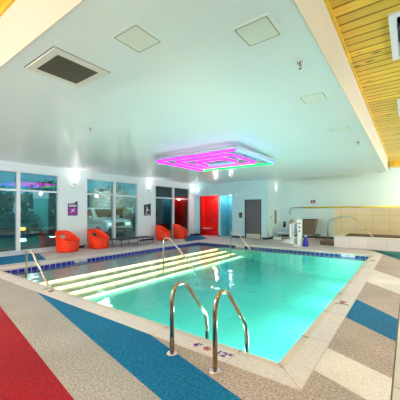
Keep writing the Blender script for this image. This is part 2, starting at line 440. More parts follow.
# ------------------------------------------------------------------ pool basin
SH = -.22; BF = -1.0       # shelf and floor as the water shows them
steps = [(-7.14, -.22), (-6.69, -.29), (-6.27, -.36), (-5.87, -.43)]     # nosing x, z
FA = -.50
bm = bm_new()
t = .15
add_poly_prism(bm, [(PX0 - t, BF - .2), (PX1 + t, BF - .2), (PX1 + t, BF), (-3.2, BF + .12), (steps[3][0], FA), (PX0 - t, FA)], PY0 - t, PY1 + t, 0, 'y')
add_box(bm, PX0 - t, PX0, PY0 - t, PY1 + t, FA, -.045, 0)
add_box(bm, PX1, PX1 + t, PY0 - t, PY1 + t, BF, -.045, 0)
add_box(bm, PX0, PX1, PY0 - t, PY0, BF, -.045, 0)
add_box(bm, PX0, PX1, PY1, PY1 + t, BF, -.045, 0)
struct('pool_basin', bm, ['plaster'], 'white plastered swimming pool basin under the turquoise water', 'pool basin')
bm = bm_new()
add_box(bm, PX0, steps[0][0], PY0, PY1, FA, SH, 3)
for i in range(1, 4): add_box(bm, steps[i - 1][0], steps[i][0], PY0 + .001, PY1 - .001, FA, steps[i][1], 0)
for x, z in steps:
    add_box(bm, x - .015, x + .040, PY0 + .002, PY1 - .002, z - .008, z + .003, 1)
    add_box(bm, x + .006, x + .036, PY0 + .25, PY1 - .1, z - .010, z - .0082, 2)
struct('pool_steps', bm, ['step_plaster', 'nosing', 'step_led', 'shelf_plaster'], 'wide cream steps glowing under water along the pool shelf', 'pool steps')
# waterline tiles
bm = bm_new()
e = .006
add_box(bm, PX0, PX1, PY1 - e, PY1, -.21, -.046, 0)
add_box(bm, PX0, PX1, PY0, PY0 + e, -.21, -.046, 0)
add_box(bm, PX0, PX0 + e, PY0, PY1, -.21, -.046, 1)
add_box(bm, PX1 - e, PX1, PY0, PY1, -.21, -.046, 1)
struct('trim_2', bm, ['tile_x', 'tile_y'])
# water
bm = bm_new(); add_box(bm, PX0 - .02, PX1 + .02, PY0 - .02, PY1 + .02, BF - .02, WZ)
o = struct('pool_water', bm, ['water'], 'clear turquoise water filling the swimming pool', 'water')

# ------------------------------------------------------------------ walls
bm = bm_new()
WT = .22
wins = [(2.61, 5.40), (6.50, 9.30), (10.42, 13.32)]
ZS, ZT, ZH = .10, 2.21, 2.88
ys = [YR]
for a, b in wins: ys += [a, b]
ys += [YD + 1.2]
for i in range(0, len(ys), 2): add_box(bm, XW - WT, XW, ys[i], ys[i + 1], 0, ZW)
for a, b in wins:
    add_box(bm, XW - WT, XW, a, b, ZH, ZW); add_box(bm, XW - WT, XW, a, b, 0, ZS)
struct('wall_left', bm, 'wall_white')
# back wall with shower alcove and blue alcove and door
RA = (-10.27, -8.96); BA = (-8.84, -8.02); DA = (-7.22, -6.25)
bm = bm_new()
TOPA = 2.40
def seg_wall(x0, x1, z0=0, z1=ZW): add_box(bm, x0, x1, YD, YD + .12, z0, z1)
seg_wall(XW, RA[0]); seg_wall(RA[1], BA[0]); seg_wall(BA[1], DA[0]); seg_wall(DA[1], XC)
seg_wall(RA[0], RA[1], TOPA, ZW); seg_wall(BA[0], BA[1], TOPA, ZW); seg_wall(DA[0], DA[1], 2.12, ZW)
struct('wall_back', bm, 'wall_cyan')
bm = bm_new()   # shower alcove lining
add_box(bm, RA[0] - .05, RA[1] + .05, YD + .45, YD + .55, 0, 2.5)
add_box(bm, RA[0] - .1, RA[0], YD + .12, YD + .45, 0, 2.5); add_box(bm, RA[1], RA[1] + .05, YD + .12, YD + .45, 0, 2.5)
add_box(bm, RA[0], RA[1], YD + .12, YD + .45, TOPA, 2.5)
add_box(bm, RA[0] - .012, RA[0], YD - .004, YD + .12, 0, TOPA + .01); add_box(bm, RA[1], RA[1] + .012, YD - .004, YD + .12, 0, TOPA + .01)
add_box(bm, RA[0], RA[1], YD - .004, YD + .12, TOPA, TOPA + .01)
struct('wall_alcove', bm, 'red_wall', 'glossy red lined shower alcove in the pale back wall', 'wall')
bm = bm_new()
add_box(bm, BA[0] - .04, BA[1] + .05, YD + .9, YD + 1.0, 0, 2.5)
add_box(bm, BA[0] - .06, BA[0], YD + .12, YD + .9, 0, 2.5); add_box(bm, BA[1], BA[1] + .05, YD + .12, YD + .9, 0, 2.5)
add_box(bm, BA[0], BA[1], YD + .12, YD + .9, TOPA, 2.5)
struct('wall_niche', bm, 'blue_wall', 'blue lined niche between the red alcove and the door', 'wall')
struct('wall_return', bx(XC - .12, XC, YD + .12, YF, 0, ZW), 'wall_mint')
bm = bm_new(); add_box(bm, XC - .12, XR, YF, YF + .15, 0, ZW)
struct('wall_far', bm, 'wall_mint')
struct('wall_right', bx(XR, XR + .15, YR, YF, 0, ZW), 'wall_teal')
struct('wall_rear', bx(XW, XR, YR - .15, YR, 0, ZW), 'wall_white')
# spa back wall, tan tile
bm = bm_new()
add_box(bm, -2.83, XR, 14.45, 14.62, 0, 1.60, 0); add_box(bm, -2.84, XR, 14.44, 14.63, 1.60, 1.63, 1)
struct('wall_spa', bm, ['spa_tile', 'tub_cap'], 'low tan tiled wall behind the raised hot tub', 'wall')
# baseboards
bm = bm_new()
for x0, x1 in ((XW, RA[0] - .012), (RA[1] + .012, BA[0]), (BA[1], DA[0] - .05), (DA[1] + .05, XC + .015)):
    add_box(bm, x0, x1, YD - .015, YD, 0, .11)
struct('baseboard_back', bm, 'navy')
struct('baseboard_return', bx(XC, XC + .015, YD, YF, 0, .11), 'navy')
struct('baseboard_far', bx(XC + .015, -2.84, YF - .015, YF, 0, .11), 'navy')
bm = bm_new()
for y0, y1 in ((5.46, 6.44), (9.36, 10.36), (13.38, YD)): add_box(bm, XW, XW + .015, y0, y1, 0, .09)
struct('baseboard_left', bm, 'navy')

# ------------------------------------------------------------------ windows
for wi, (a, b) in enumerate(wins):
    mid = (a + b) / 2; fw = .055
    bm = bm_new()
    xf0, xf1 = XW - .13, XW + .02
    add_box(bm, xf0, xf1, a, a + fw, ZS, ZH); add_box(bm, xf0, xf1, b - fw, b, ZS, ZH)
    add_box(bm, xf0, xf1, a + fw, b - fw, ZH - fw, ZH); add_box(bm, xf0, xf1 + .05, a + fw, b - fw, ZS, ZS + .05)
    add_box(bm, xf0, xf1 + .02, mid - .05, mid + .05, ZS + .05, ZH - fw)
    add_box(bm, xf0, xf1 + .005, a + fw, mid - .05, ZT - .03, ZT + .03); add_box(bm, xf0, xf1 + .005, mid + .05, b - fw, ZT - .03, ZT + .03)
    w = struct('window_%d' % (wi + 1), bm, 'white_frame')
    for (y0, y1) in ((a + fw, mid - .05), (mid + .05, b - fw)):
        for (z0, z1) in ((ZS + .05, ZT - .03), (ZT + .03, ZH - fw)):
            g = obj('pane', bx(XW - .07, XW - .064, y0, y1, z0, z1), 'glass', w)

# ------------------------------------------------------------------ ceilings
bm = bm_new()
add_box(bm, XW, SX - .0, SY0, SY1, ZC, ZC + .12)
o = struct('ceiling', bm, 'ceiling')
bm = bm_new()
add_box(bm, SX, SX + .012, SY0, SY1, ZC - .002, ZW - .05); add_box(bm, XW, SX + .012, SY0 - .012, SY0, ZC - .002, ZW - .05)
add_box(bm, XW + .0, SX, SY1, SY1 + .012, ZC - .002, ZW)
struct('wall_fascia', bm, 'fascia', 'cream fascia dropping from the wood ceiling to the lowered soffit', 'wall')
bm = bm_new()
add_box(bm, SX + .012, SX + .04, SY0 - .04, SY1, ZW - .055, ZW); add_box(bm, XW, SX + .012, SY0 - .04, SY0 - .012, ZW - .055, ZW)
struct('trim_4', bm, 'wood_trim')
# wood planks with grooves, run along X
bm = bm_new()
prof = []; y = math.floor(YR / .18) * .18
while y < YF:
    prof += [(y + .002, ZW + .02), (y + .010, ZW), (y + .170, ZW), (y + .178, ZW + .02)]; y += .18
SKY = [(-.17, .45, 3.92, 5.05), (-.17, .45, 7.0, 8.13), (-.17, .45, 10.0, 11.1)]
xs = [XW, SKY[0][0], SKY[0][1], XR]
vv = [[bm.verts.new((x, p[0], p[1])) for p in prof] for x in xs]
for i in range(3):
    for k in range(len(prof) - 1):
        yc = (prof[k][0] + prof[k + 1][0]) / 2
        if i == 1 and any(s[2] < yc < s[3] for s in SKY): continue
        bm.faces.new((vv[i][k], vv[i + 1][k], vv[i + 1][k + 1], vv[i][k + 1]))
# upper side
def up(x0, x1, y0, y1): add_box(bm, x0, x1, y0, y1, ZW + .03, ZW + .05)
up(XW, SKY[0][0], YR, YF); up(SKY[0][1], XR, YR, YF)
yy = YR
for s in SKY: up(SKY[0][0], SKY[0][1], yy, s[2]); yy = s[3]
up(SKY[0][0], SKY[0][1], yy, YF)
struct('ceiling_wood', bm, 'wood', 'knotty yellow pine plank ceiling above the pool deck', 'ceiling')
# dropped pine-clad beam near the far wall
bm = bm_new(); add_box(bm, SX + .013, XR, 15.6, YF, 3.56, ZW); struct('beam', bm, 'wood', 'pine clad dropped beam at the far wall', 'beam')
# skylights
for i, (x0, x1, y0, y1) in enumerate(SKY):
    lab = ['nearest white framed skylight set in the pine ceiling', 'second white framed skylight further along the pine ceiling', 'farthest white framed skylight in the pine ceiling'][i]
    r = thing('skylight', lab, 'skylight', ((x0 + x1) / 2, (y0 + y1) / 2, ZW), 0, 'skylights in the pine ceiling')
    hx, hy = (x1 - x0) / 2, (y1 - y0) / 2
    bm = bm_new()
    for q in ((-hx - .02, -hx + .05, -hy - .02, hy + .02), (hx - .05, hx + .02, -hy - .02, hy + .02), (-hx + .05, hx - .05, -hy - .02, -hy + .05), (-hx + .05, hx - .05, hy - .05, hy + .02)):
        add_box(bm, *q, -.03, .22)
    obj('frame', bm, 'white_frame', r)
    bm = bm_new(); add_box(bm, -.015, .015, -hy + .05, hy - .05, .12, .17); add_box(bm, -hx + .05, hx - .05, -.015, .015, .12, .17); obj('glazing_bar', bm, 'door_frame', r)
    obj('pane', bx(-hx + .05, hx - .05, -hy + .05, hy - .05, .18, .19), 'sky_glass', r)

# ------------------------------------------------------------------ ceiling fittings
def hatch(x, y, label, s=.315):
    r = thing('access_hatch', label, 'hatch', (x, y, ZC), 0, 'access hatches in the soffit')
    h = s / 2; bm = bm_new()
    add_bbox(bm, -h + .009, h - .009, -h + .009, h - .009, -.0025, .0, .001)
    obj('hatch_door', bm, 'hatch', r)
    bm = bm_new()
    for q in ((-h, -h + .009, -h, h), (h - .009, h, -h, h), (-h + .009, h - .009, -h, -h + .009), (-h + .009, h - .009, h - .009, h)): add_box(bm, *q, -.0024, .0)
    obj('gap', bm, 'seam', r)
    bm = bm_new(); g = h + .022
    for q in ((-g, -h, -g, g), (h, g, -g, g), (-h, h, -g, -h), (-h, h, h, g)): add_box(bm, *q, -.003, .0)
    obj('frame', bm, 'hatch', r)
hatch(-2.095, 1.815, 'square access hatch in the ceiling between the vent and the centre')
hatch(-1.12, 2.40, 'square access hatch near the soffit edge, nearest the camera on the right')
hatch(-1.115, 4.28, 'square access hatch beyond the sprinkler along the right soffit edge')
hatch(-1.11, 6.2, 'faint far access hatch, last along the right soffit edge')
# vent
r = thing('ceiling_vent', 'square cream framed return air vent with dark grille in ceiling', 'vent', (-3.195, 1.715, ZC))
bm = bm_new()
for q in ((-.335, -.245, -.32, .32), (.245, .335, -.32, .32), (-.245, .245, -.32, -.24), (-.245, .245, .24, .32)): add_bbox(bm, *q, -.014, .0, .003)
obj('frame', bm, 'vent_frame', r)
bm = bm_new(); add_box(bm, -.35, .35, -.335, .335, -.0015, 0); obj('gap', bm, 'seam', r)
bm = bm_new()
for k in range(33):
    p = -.24 + k * .015
    add_box(bm, p - .0018, p + .0018, -.24, .24, -.013, -.002); add_box(bm, -.245, .245, p - .0018, p + .0018, -.012, -.002)
obj('grille', bm, 'grille', r)
# slot diffuser
r = thing('slot_diffuser', 'thin dark linear slot diffuser in ceiling above left window', 'vent', (-10.2, 4.8, ZC))
obj('slot', bx(-.012, .012, -.9, .9, -.004, 0), 'seam', r)
bm = bm_new(); add_box(bm, -.03, -.012, -.91, .91, -.006, 0); add_box(bm, .012, .03, -.91, .91, -.006, 0); obj('frame', bm, 'vent_frame', r)
# sprinklers
def sprinkler_root(loc, label):
    r = thing('sprinkler_head', label, 'sprinkler', loc, 0, 'sprinkler heads in the soffit')
    bm = bm_new(); add_lathe(bm, [(.0, 0), (.036, 0), (.036, -.004), (.028, -.010), (.0, -.010)]); obj('escutcheon', bm, 'steel', r)
    bm = bm_new(); add_tube(bm, [(0, 0, -.009), (0, 0, -.035)], .009); add_tube(bm, [(-.012, 0, -.033), (-.014, 0, -.05), (0, 0, -.062)], .003); add_tube(bm, [(.012, 0, -.033), (.014, 0, -.05), (0, 0, -.062)], .003)
    add_tube(bm, [(-.014, 0, -.034), (.014, 0, -.034)], .004)
    obj('nozzle', bm, 'steel_dark', r)
    bm = bm_new(); add_lathe(bm, [(.0, -.062), (.017, -.062), (.019, -.066), (.0, -.066)]); obj('deflector', bm, 'steel_dark', r)
    return r
s0 = sprinkler_root((-.97, 3.18, ZC), 'sprinkler head between the two square hatches by the right soffit edge')
dup(s0, (-.97, 7.64, ZC), .5, 'small sprinkler head past the far hatch by the soffit edge')
dup(s0, (-.97, 13.9, ZC), .5, 'small sprinkler head at the far corner of the soffit')
dup(s0, (-5.08, 3.18, ZC), .5, 'small sprinkler head in the open ceiling left of the neon fixture')

# ------------------------------------------------------------------ neon fixture
r = thing('neon_ceiling_fixture', 'magenta, blue and green concentric neon tube ceiling fixture over the pool', 'light fixture', (-4.6, 7.0, ZC - .20))
def rect_side(h, w, side, rr=.10):
    """polyline of one side of a rounded rectangle, with half of each corner"""
    pts = []
    n = 5
    cs = {'near': ((-h + rr, -w + rr, 225, 270), (h - rr, -w + rr, 270, 315)), 'right': ((h - rr, -w + rr, 315, 360), (h - rr, w - rr, 0, 45)),
          'far': ((h - rr, w - rr, 45, 90), (-h + rr, w - rr, 90, 135)), 'left': ((-h + rr, w - rr, 135, 180), (-h + rr, -w + rr, 180, 225))}[side]
    for cx, cy, a0, a1 in cs:
        for k in range(n):
            a = math.radians(a0 + (a1 - a0) * k / (n - 1)); pts.append((cx + rr * math.cos(a), cy + rr * math.sin(a)))
    return pts
loops = [(1.33, 1.17, dict(near='n_pur', right='n_blue', far='n_green', left='n_mag')),
         (.93, .77, dict(near='n_mag', right='n_pur', far='n_pink', left='n_mag')),
         (.53, .36, dict(near='n_mag', right='n_mag', far='n_blue', left='n_mag'))]
for li, (h, w, cols) in enumerate(loops):
    bm = bm_new()
    pts = []
    for s in ('near', 'right', 'far', 'left'): pts += rect_side(h, w, s)[:-1] if False else rect_side(h, w, s)
    cl = []
    for p in pts:
        if not cl or (Vector(p) - Vector(cl[-1])).length > 1e-4: cl.append(p)
    if (Vector(cl[0]) - Vector(cl[-1])).length < 1e-4: cl.pop()
    add_tube(bm, [(p[0], p[1], .062) for p in cl], .045, 8, closed=True)
    obj('channel', bm, 'neon_body', r)
    for s in ('near', 'right', 'far', 'left'):
        bm = bm_new(); add_tube(bm, [(p[0], p[1], 0) for p in rect_side(h, w, s)], .030, 10)
        obj('neon_tube', bm, cols[s], r)
for (x, y) in ((-1.1, -.9), (1.1, -.9), (1.1, .9), (-1.1, .9)):
    bm = bm_new(); add_tube(bm, [(x, y, .05), (x, y, .20)], .008, 8); obj('hanger', bm, 'steel', r)
bm = bm_new(); add_box(bm, -1.33, 1.33, -.02, .02, .085, .11); add_box(bm, -.02, .02, -1.17, 1.17, .085, .11); add_box(bm, -1.12, -1.08, -1.15, 1.15, .085, .11); add_box(bm, 1.08, 1.12, -1.15, 1.15, .085, .11)
obj('cross_bar', bm, 'neon_body', r)

# ------------------------------------------------------------------ sconces
def sconce(loc, rotz, label):
    r = thing('wall_sconce', label, 'wall lamp', loc, rotz, 'wall sconces lighting the ceiling')
    # local +x points out of the wall
    bm = bm_new()
    n = 14; pts = [(0, -.19)] + [(.15 * math.sin(PI * k / n), -.19 * math.cos(PI * k / n)) for k in range(1, n)] + [(0, .19)]
    add_poly_prism(bm, pts, -.012, .0)
    ring_ = [(p[0] * 1.0, p[1] * 1.0) for p in pts]
    a = [bm.verts.new((p[0], p[1], 0)) for p in ring_]; b = [bm.verts.new((p[0] * 1.06, p[1] * 1.04, .05)) for p in ring_]
    for i in range(len(a) - 1): bm.faces.new((a[i], a[i + 1], b[i + 1], b[i]))
    obj('shade', bm, 'white_plastic', r)
    obj('wall_plate', bx(0.0, .012, -.08, .08, -.02, .10), 'steel', r)
    bm = bm_new(); add_bbox(bm, .03, .09, -.10, .10, .004, .03, .006); obj('lamp', bm, 'sconce_glow', r)
    L = D.lights.new('sconce_light', 'SPOT'); L.energy = 11; L.color = (1, .95, .90); L.shadow_soft_size = .05; L.spot_size = math.radians(150); L.spot_blend = 1.
    lo = D.objects.new('sconce_light', L); C.objects.link(lo); lo.parent = r; lo.location = (.15, 0, .10); lo.rotation_euler = (PI, math.radians(14), 0)
    return r
sconce((XW, 6.02, 2.48), 0, 'white half round sconce above the purple sign on the window wall')
sconce((XW, 10.0, 2.48), 0, 'white half round sconce above the black sign on the window wall')
sconce((-10.47, YD, 2.46), -PI / 2, 'white half round sconce beside the red alcove')
sconce((XC, 15.15, 2.48), 0, 'white half round sconce on the recessed wall right of the grey door')

# ------------------------------------------------------------------ door
r = thing('door_1', 'charcoal door with steel kickplate in pale cyan back wall', 'door', ((DA[0] + DA[1]) / 2, YD, 0)); r['kind'] = 'structure'
w = (DA[1] - DA[0]) / 2
bm = bm_new()
add_box(bm, -w - .0, -w + .05, -.02, .12, 0, 2.12); add_box(bm, w - .05, w, -.02, .12, 0, 2.12); add_box(bm, -w + .05, w - .05, -.02, .12, 2.06, 2.12)
obj('door_frame', bm, 'door_frame', r)
bm = bm_new(); add_box(bm, -w + .053, w - .053, .03, .075, .008, 2.056); obj('door_leaf', bm, 'door', r)
bm = bm_new(); add_box(bm, -w + .07, w - .07, .024, .03, .02, .27); obj('kickplate', bm, 'kick', r)
bm = bm_new(); add_tube(bm, [(-w + .13, .03, 1.0), (-w + .13, -.03, 1.0), (-w + .24, -.03, 1.0)], .011); add_lathe(bm, [(0, 0), (.03, 0), (.03, .008), (0, .008)], mx=Matrix.Translation((-w + .13, .03, 1.0)) @ Matrix.Rotation(PI / 2, 4, 'X')); obj('door_handle', bm, 'steel', r)

# card reader / phone
r = thing('wall_phone', 'small black emergency phone on the wall left of the door', 'phone', (-7.47, YD, 1.28))
bm = bm_new(); add_bbox(bm, -.09, .09, -.05, 0, -.15, .13, .01); obj('housing', bm, 'black_metal', r)
bm = bm_new(); add_bbox(bm, -.05, .05, -.058, -.05, -.10, .0, .003); obj('keypad', bm, 'steel', r)
# horn on upper back wall
r = thing('wall_strobe', 'small pale alarm strobe high on the back wall left of door', 'alarm', (-7.75, YD, 2.42))
bm = bm_new(); add_bbox(bm, -.05, .05, -.03, 0, -.06, .06, .008); obj('housing', bm, 'wall_mint', r)
bm = bm_new(); add_bbox(bm, -.025, .025, -.045, -.03, -.02, .03, .005); obj('lens', bm, 'white_plastic', r)
# shower
r = thing('shower_seat', 'white folding shower seat on the red alcove wall', 'seat', (-9.93, YD + .45, .42))
bm = bm_new(); add_bbox(bm, -.26, .26, -.36, -.01, .0, .035, .008); obj('seat', bm, 'white_plastic', r)
for s in (-1, 1):
    bm = bm_new(); add_tube(bm, [(s * .2, -.30, 0), (s * .2, -.02, -.26)], .011); obj('bracket', bm, 'steel', r)
r = thing('grab_bar', 'chrome horizontal grab bar inside the red alcove', 'grab bar', (-9.25, YD + .45, .92))
bm = bm_new(); add_tube(bm, [(-.28, 0, 0), (-.28, -.05, 0), (-.25, -.07, 0), (.23, -.07, 0), (.25, -.05, 0), (.25, 0, 0)], .016); obj('bar', bm, 'steel', r)
for s in (-.28, .25):
    bm = bm_new(); add_lathe(bm, [(0, 0), (.038, 0), (.038, .008), (0, .008)], mx=Matrix.Translation((s, 0, 0)) @ Matrix.Rotation(PI / 2, 4, 'X')); obj('flange', bm, 'steel', r)
# return wall things
r = thing('framed_notice', 'narrow dark framed notice on the recessed return wall', 'notice', (XC, 15.05, 1.17))
bm = bm_new(); add_bbox(bm, 0, .02, -.12, .12, -.36, .36, .006); obj('frame', bm, 'door_frame', r)
bm = bm_new(); add_box(bm, .02, .023, -.09, .09, -.32, .32); obj('sheet', bm, 'tan_canvas', r)
r = thing('light_switch', 'small grey switch plate left of the framed notice', 'switch', (XC, 14.45, 1.16))
bm = bm_new(); add_bbox(bm, 0, .01, -.05, .05, -.07, .07, .003); obj('plate', bm, 'pole_grey', r)
bm = bm_new(); add_bbox(bm, .01, .016, -.014, .014, -.03, .03, .003); obj('toggle', bm, 'white_plastic', r)
r = thing('control_box', 'small dark control box low in the recessed corner', 'control box', (-5.87, YF, .72))
bm = bm_new(); add_bbox(bm, -.06, .06, -.07, 0, -.16, .16, .01); obj('housing', bm, 'black_metal', r)
bm = bm_new(); add_bbox(bm, -.03, .03, -.078, -.07, .02, .10, .003); obj('cover', bm, 'pole_grey', r)
# alarm on far wall
r = thing('fire_alarm', 'small dark red fire alarm above the yellow pole', 'alarm', (-4.27, YF, 2.02))
bm = bm_new(); add_bbox(bm, -.12, .12, -.05, 0, -.08, .08, .008); obj('housing', bm, 'alarm_red', r)
bm = bm_new(); add_bbox(bm, -.05, .05, -.065, -.05, -.03, .03, .005); obj('lens', bm, 'sign_white', r)

# rescue pole
r = thing('rescue_pole', 'yellow rescue pole with grey shepherd hook on far wall', 'rescue pole', (-5.3, YF - .065, 1.70))
bm = bm_new(); add_tube(bm, [(.45, 0, .0), (5.9, 0, .0)], .04); obj('pole', bm, 'pole_yellow', r)
pts = [(.50, 0, 0), (.1, 0, 0)] + [(-.02 - .24 * math.sin(a), 0, -.24 + .24 * math.cos(a)) for a in [k * .28 for k in range(9)]]
bm = bm_new(); add_tube(bm, pts, .021); obj('hook', bm, 'pole_grey', r)
for x in (.9, 3., 5.2):
    bm = bm_new(); add_box(bm, x - .02, x + .02, .0, .06, -.05, -.025); add_box(bm, x - .02, x + .02, -.05, -.03, -.05, .0); add_box(bm, x - .02, x + .02, -.05, .06, -.05, -.035); obj('bracket', bm, 'pole_grey', r)

# ------------------------------------------------------------------ hot tub
r = thing('hot_tub', 'raised hot tub clad in pale pink tile with tan coping', 'hot tub', (0, 12.72, 0))
X0, X1, Y1, H = -2.50, 2.6, 1.71, .46
bm = bm_new()
add_box(bm, X0, X1, 0, .30, 0, H - .035); add_box(bm, X0, X0 + .28, .30, Y1, 0, H - .035); add_box(bm, X1 - .3, X1, .30, Y1, 0, H - .035)
obj('tiled_surround', bm, 'tub_tile', r)
bm = bm_new()
add_bbox(bm, X0 - .015, X1, -.015, .31, H - .035, H, .006); add_bbox(bm, X0 - .015, X0 + .29, .31, Y1, H - .035, H, .006); add_bbox(bm, X1 - .31, X1, .31, Y1, H - .035, H, .006)
obj('coping', bm, 'tub_cap', r)
bm = bm_new()
add_box(bm, X0 + .28, X1 - .3, 1.62, Y1 - .001, -.1, H + .02); add_box(bm, X0 + .28, X1 - .3, .30, .32, -.1, H - .036); add_box(bm, X0 + .28, X0 + .30, .32, 1.62, -.1, H - .036); add_box(bm, X1 - .32, X1 - .3, .32, 1.62, -.1, H - .036)
add_box(bm, X0 + .28, X1 - .3, .30, 1.7, -.12, -.1)
obj('basin', bm, 'tub_inner', r)
obj('water', bx(X0 + .29, X1 - .31, .31, 1.63, -.11, H - .10), 'tub_water', r)
# step beside the tub
r = thing('tub_step', 'low brown step beside the left end of the hot tub', 'step', (-2.86, 13.55, 0))
bm = bm_new(); add_bbox(bm, -.32, .32, -.42, .42, .17, .21, .008); obj('tread', bm, 'brown_step', r)
bm = bm_new(); add_box(bm, -.29, .29, -.39, .39, 0, .17); obj('base', bm, 'canvas', r)
# tub handrail
def fillet(pts, rad=.10, n=6):
    out = [Vector(pts[0])]
    for i in range(1, len(pts) - 1):
        p, a, b = Vector(pts[i]), Vector(pts[i - 1]), Vector(pts[i + 1])
        da, db = (a - p), (b - p); r_ = min(rad, da.length * .49, db.length * .49)
        s, e_ = p + da.normalized() * r_, p + db.normalized() * r_
        for k in range(n + 1):
            t_ = k / n; out.append((1 - t_) ** 2 * s + 2 * t_ * (1 - t_) * p + t_ ** 2 * e_)
    out.append(Vector(pts[-1])); return out
r = thing('tub_handrail', 'stainless handrail rising over the hot tub rim', 'handrail', (-3.0, 13.95, .21))
bm = bm_new(); add_tube(bm, fillet([(0, 0, 0), (0, 0, .82), (.35, 0, 1.02), (.95, 0, 1.05), (1.86, 0, .10), (1.86, 0, -.1)], .14), .026); obj('rail', bm, 'steel', r)
bm = bm_new(); add_lathe(bm, [(0, 0), (.05, 0), (.045, .015), (.0, .015)]); obj('flange', bm, 'flange', r)

# ------------------------------------------------------------------ pool rails
def grab_rail(loc, label, group):
    r = thing('ladder_rail', label, 'ladder rail', loc, 0, group)
    pts = fillet([(0, 0, 0), (0, 0, .60), (0, .055, .715), (0, .20, .705), (0, .305, .60), (0, .61, .235), (0, .64, .10), (0, .645, -.75)], .14, 7)
    bm = bm_new(); add_tube(bm, pts, .0235, 18); obj('rail', bm, 'steel_dark', r)
    bm = bm_new(); add_lathe(bm, [(0, .0), (.062, .0), (.062, .008), (.045, .016), (.028, .02), (0, .02)]); obj('flange', bm, 'flange', r)
    return r
g1 = grab_rail((-2.0, 2.20, .0), 'left of two curved steel ladder rails rising at the near pool edge', 'ladder rails at the near pool edge')
dup(g1, (-1.458, 2.20, .0), 0, 'right of two curved steel ladder rails, nearest the camera')
# underwater ladder treads between the rails
r = thing('pool_ladder_treads', 'submerged steel ladder treads between the two near rails', 'ladder treads', (-1.729, 2.845, 0))
for z in (-.35, -.6):
    bm = bm_new(); add_bbox(bm, -.247, .247, -.04, .04, z - .012, z + .012, .005); obj('tread', bm, 'steel', r)

def step_rail(loc, label, L=.80, H=.64, drop=.75, base=0.):
    r = thing('step_handrail', label, 'handrail', loc, 0, 'handrails over the pool steps')
    pts = fillet([(0, 0, -base), (.02, 0, H - .05), (.10, 0, H), (.27, 0, H), (L, 0, -.10), (L + .12, 0, -.62)], .12, 6)
    bm = bm_new(); add_tube(bm, pts, .022, 14); obj('rail', bm, 'steel', r)
    bm = bm_new(); add_lathe(bm, [(0, -base), (.05, -base), (.045, -base + .015), (0, -base + .015)]); obj('flange', bm, 'flange', r)
    return r
step_rail((-7.05, 2.80, 0), 'steel handrail over the steps at the left near pool corner', 1.12, .62, base=.22)
step_rail((-6.05, 6.25, 0), 'steel handrail standing mid pool at the glowing steps', 1.2, .68, base=.5)
step_rail((-6.2, 10.55, 0), 'steel handrail over the steps at the far end of the pool', .95, .68, base=.5)

# ------------------------------------------------------------------ chairs
def tub_chair(loc, rotz, label):
    r = thing('tub_chair', label, 'chair', loc, rotz, 'orange tub chairs along the windows')
    N = 48; bm = bm_new()
    def outline(th, R):
        c, s = math.cos(th), math.sin(th); p = 2.6
        q = (abs(c) ** p + abs(s) ** p) ** (-1 / p)
        return R * q * c, R * q * s
    zs = .40
    def hgt(th):
        u = (1 - math.cos(th)) / 2
        u = u * u * (3 - 2 * u)
        return .43 + .35 * u ** 1.15
    low = [(.325, 0.), (.34, .03), (.36, .2), (.375, zs)]
    fr = [.14, .32, .50, .75, 1.]
    levels_o, levels_i = [], []
    for R, z in low: levels_o.append([bm.verts.new((*outline(2 * PI * k / N, R), z)) for k in range(N)])
    for f in fr: levels_o.append([bm.verts.new((*outline(2 * PI * k / N, .375 + .02 * f), zs + (hgt(2 * PI * k / N) - zs) * f)) for k in range(N)])
    for f in fr[::-1]: levels_i.append([bm.verts.new((*outline(2 * PI * k / N, .32 + .01 * f), zs + (hgt(2 * PI * k / N) - .004 - zs) * f)) for k in range(N)])
    levels_i.append([bm.verts.new((*outline(2 * PI * k / N, .31), zs - .005)) for k in range(N)])
    levels_i.append([bm.verts.new((*outline(2 * PI * k / N, .22), zs - .012)) for k in range(N)])
    levels_i.append([bm.verts.new((*outline(2 * PI * k / N, .08), zs - .018)) for k in range(N)])
    L = levels_o + levels_i; no = len(levels_o)
    hole = set()
    ks = [k for k in range(N) if abs((k + .5) / N * 2 * PI - PI) < .56]
    for k in ks:
        hole |= {(4, k), (5, k)}
        hole |= {(no + 2, k), (no + 3, k)}
    for i in range(len(L) - 1):
        for k in range(N):
            if (i, k) in hole: continue
            f = bm.faces.new((L[i][k], L[i][(k + 1) % N], L[i + 1][(k + 1) % N], L[i + 1][k])); f.smooth = True
    bm.faces.new(L[0]); f = bm.faces.new(L[-1]); f.smooth = True
    # tunnel of the opening
    O0, O1, I0, I1 = L[4], L[6], L[no + 4], L[no + 2]
    for k in ks:
        bm.faces.new((O0[k], O0[k + 1], I0[k + 1], I0[k])).smooth = True
        bm.faces.new((O1[k], O1[k + 1], I1[k + 1], I1[k])).smooth = True
    om, im = L[5], L[no + 3]
    for k in (ks[0], ks[-1] + 1):
        bm.faces.new((O0[k], om[k], im[k], I0[k])).smooth = True; bm.faces.new((om[k], O1[k], I1[k], im[k])).smooth = True
    sh = obj('shell', bm, 'orange', r)
    m = sh.modifiers.new('s', 'SUBSURF'); m.levels = 1; m.render_levels = 1
    bm = bm_new(); add_lathe(bm, [(0, 0), (.15, 0), (.16, .018), (0, .026)], 20, mx=Matrix.Translation((.0, 0, zs - .018))); obj('drain_cap', bm, 'orange', r)
    return r
c0 = tub_chair((-10.10, 5.42, 0), .30, 'orange tub chair left of the purple sign, first from the left')
dup(c0, (-10.02, 6.66, 0), .22, 'orange tub chair right of the purple sign, under the second window')
dup(c0, (-10.10, 10.45, 0), .4, 'orange tub chair beside the black lounger, third from the left')
dup(c0, (-10.05, 11.75, 0), .3, 'orange tub chair nearest the red alcove')

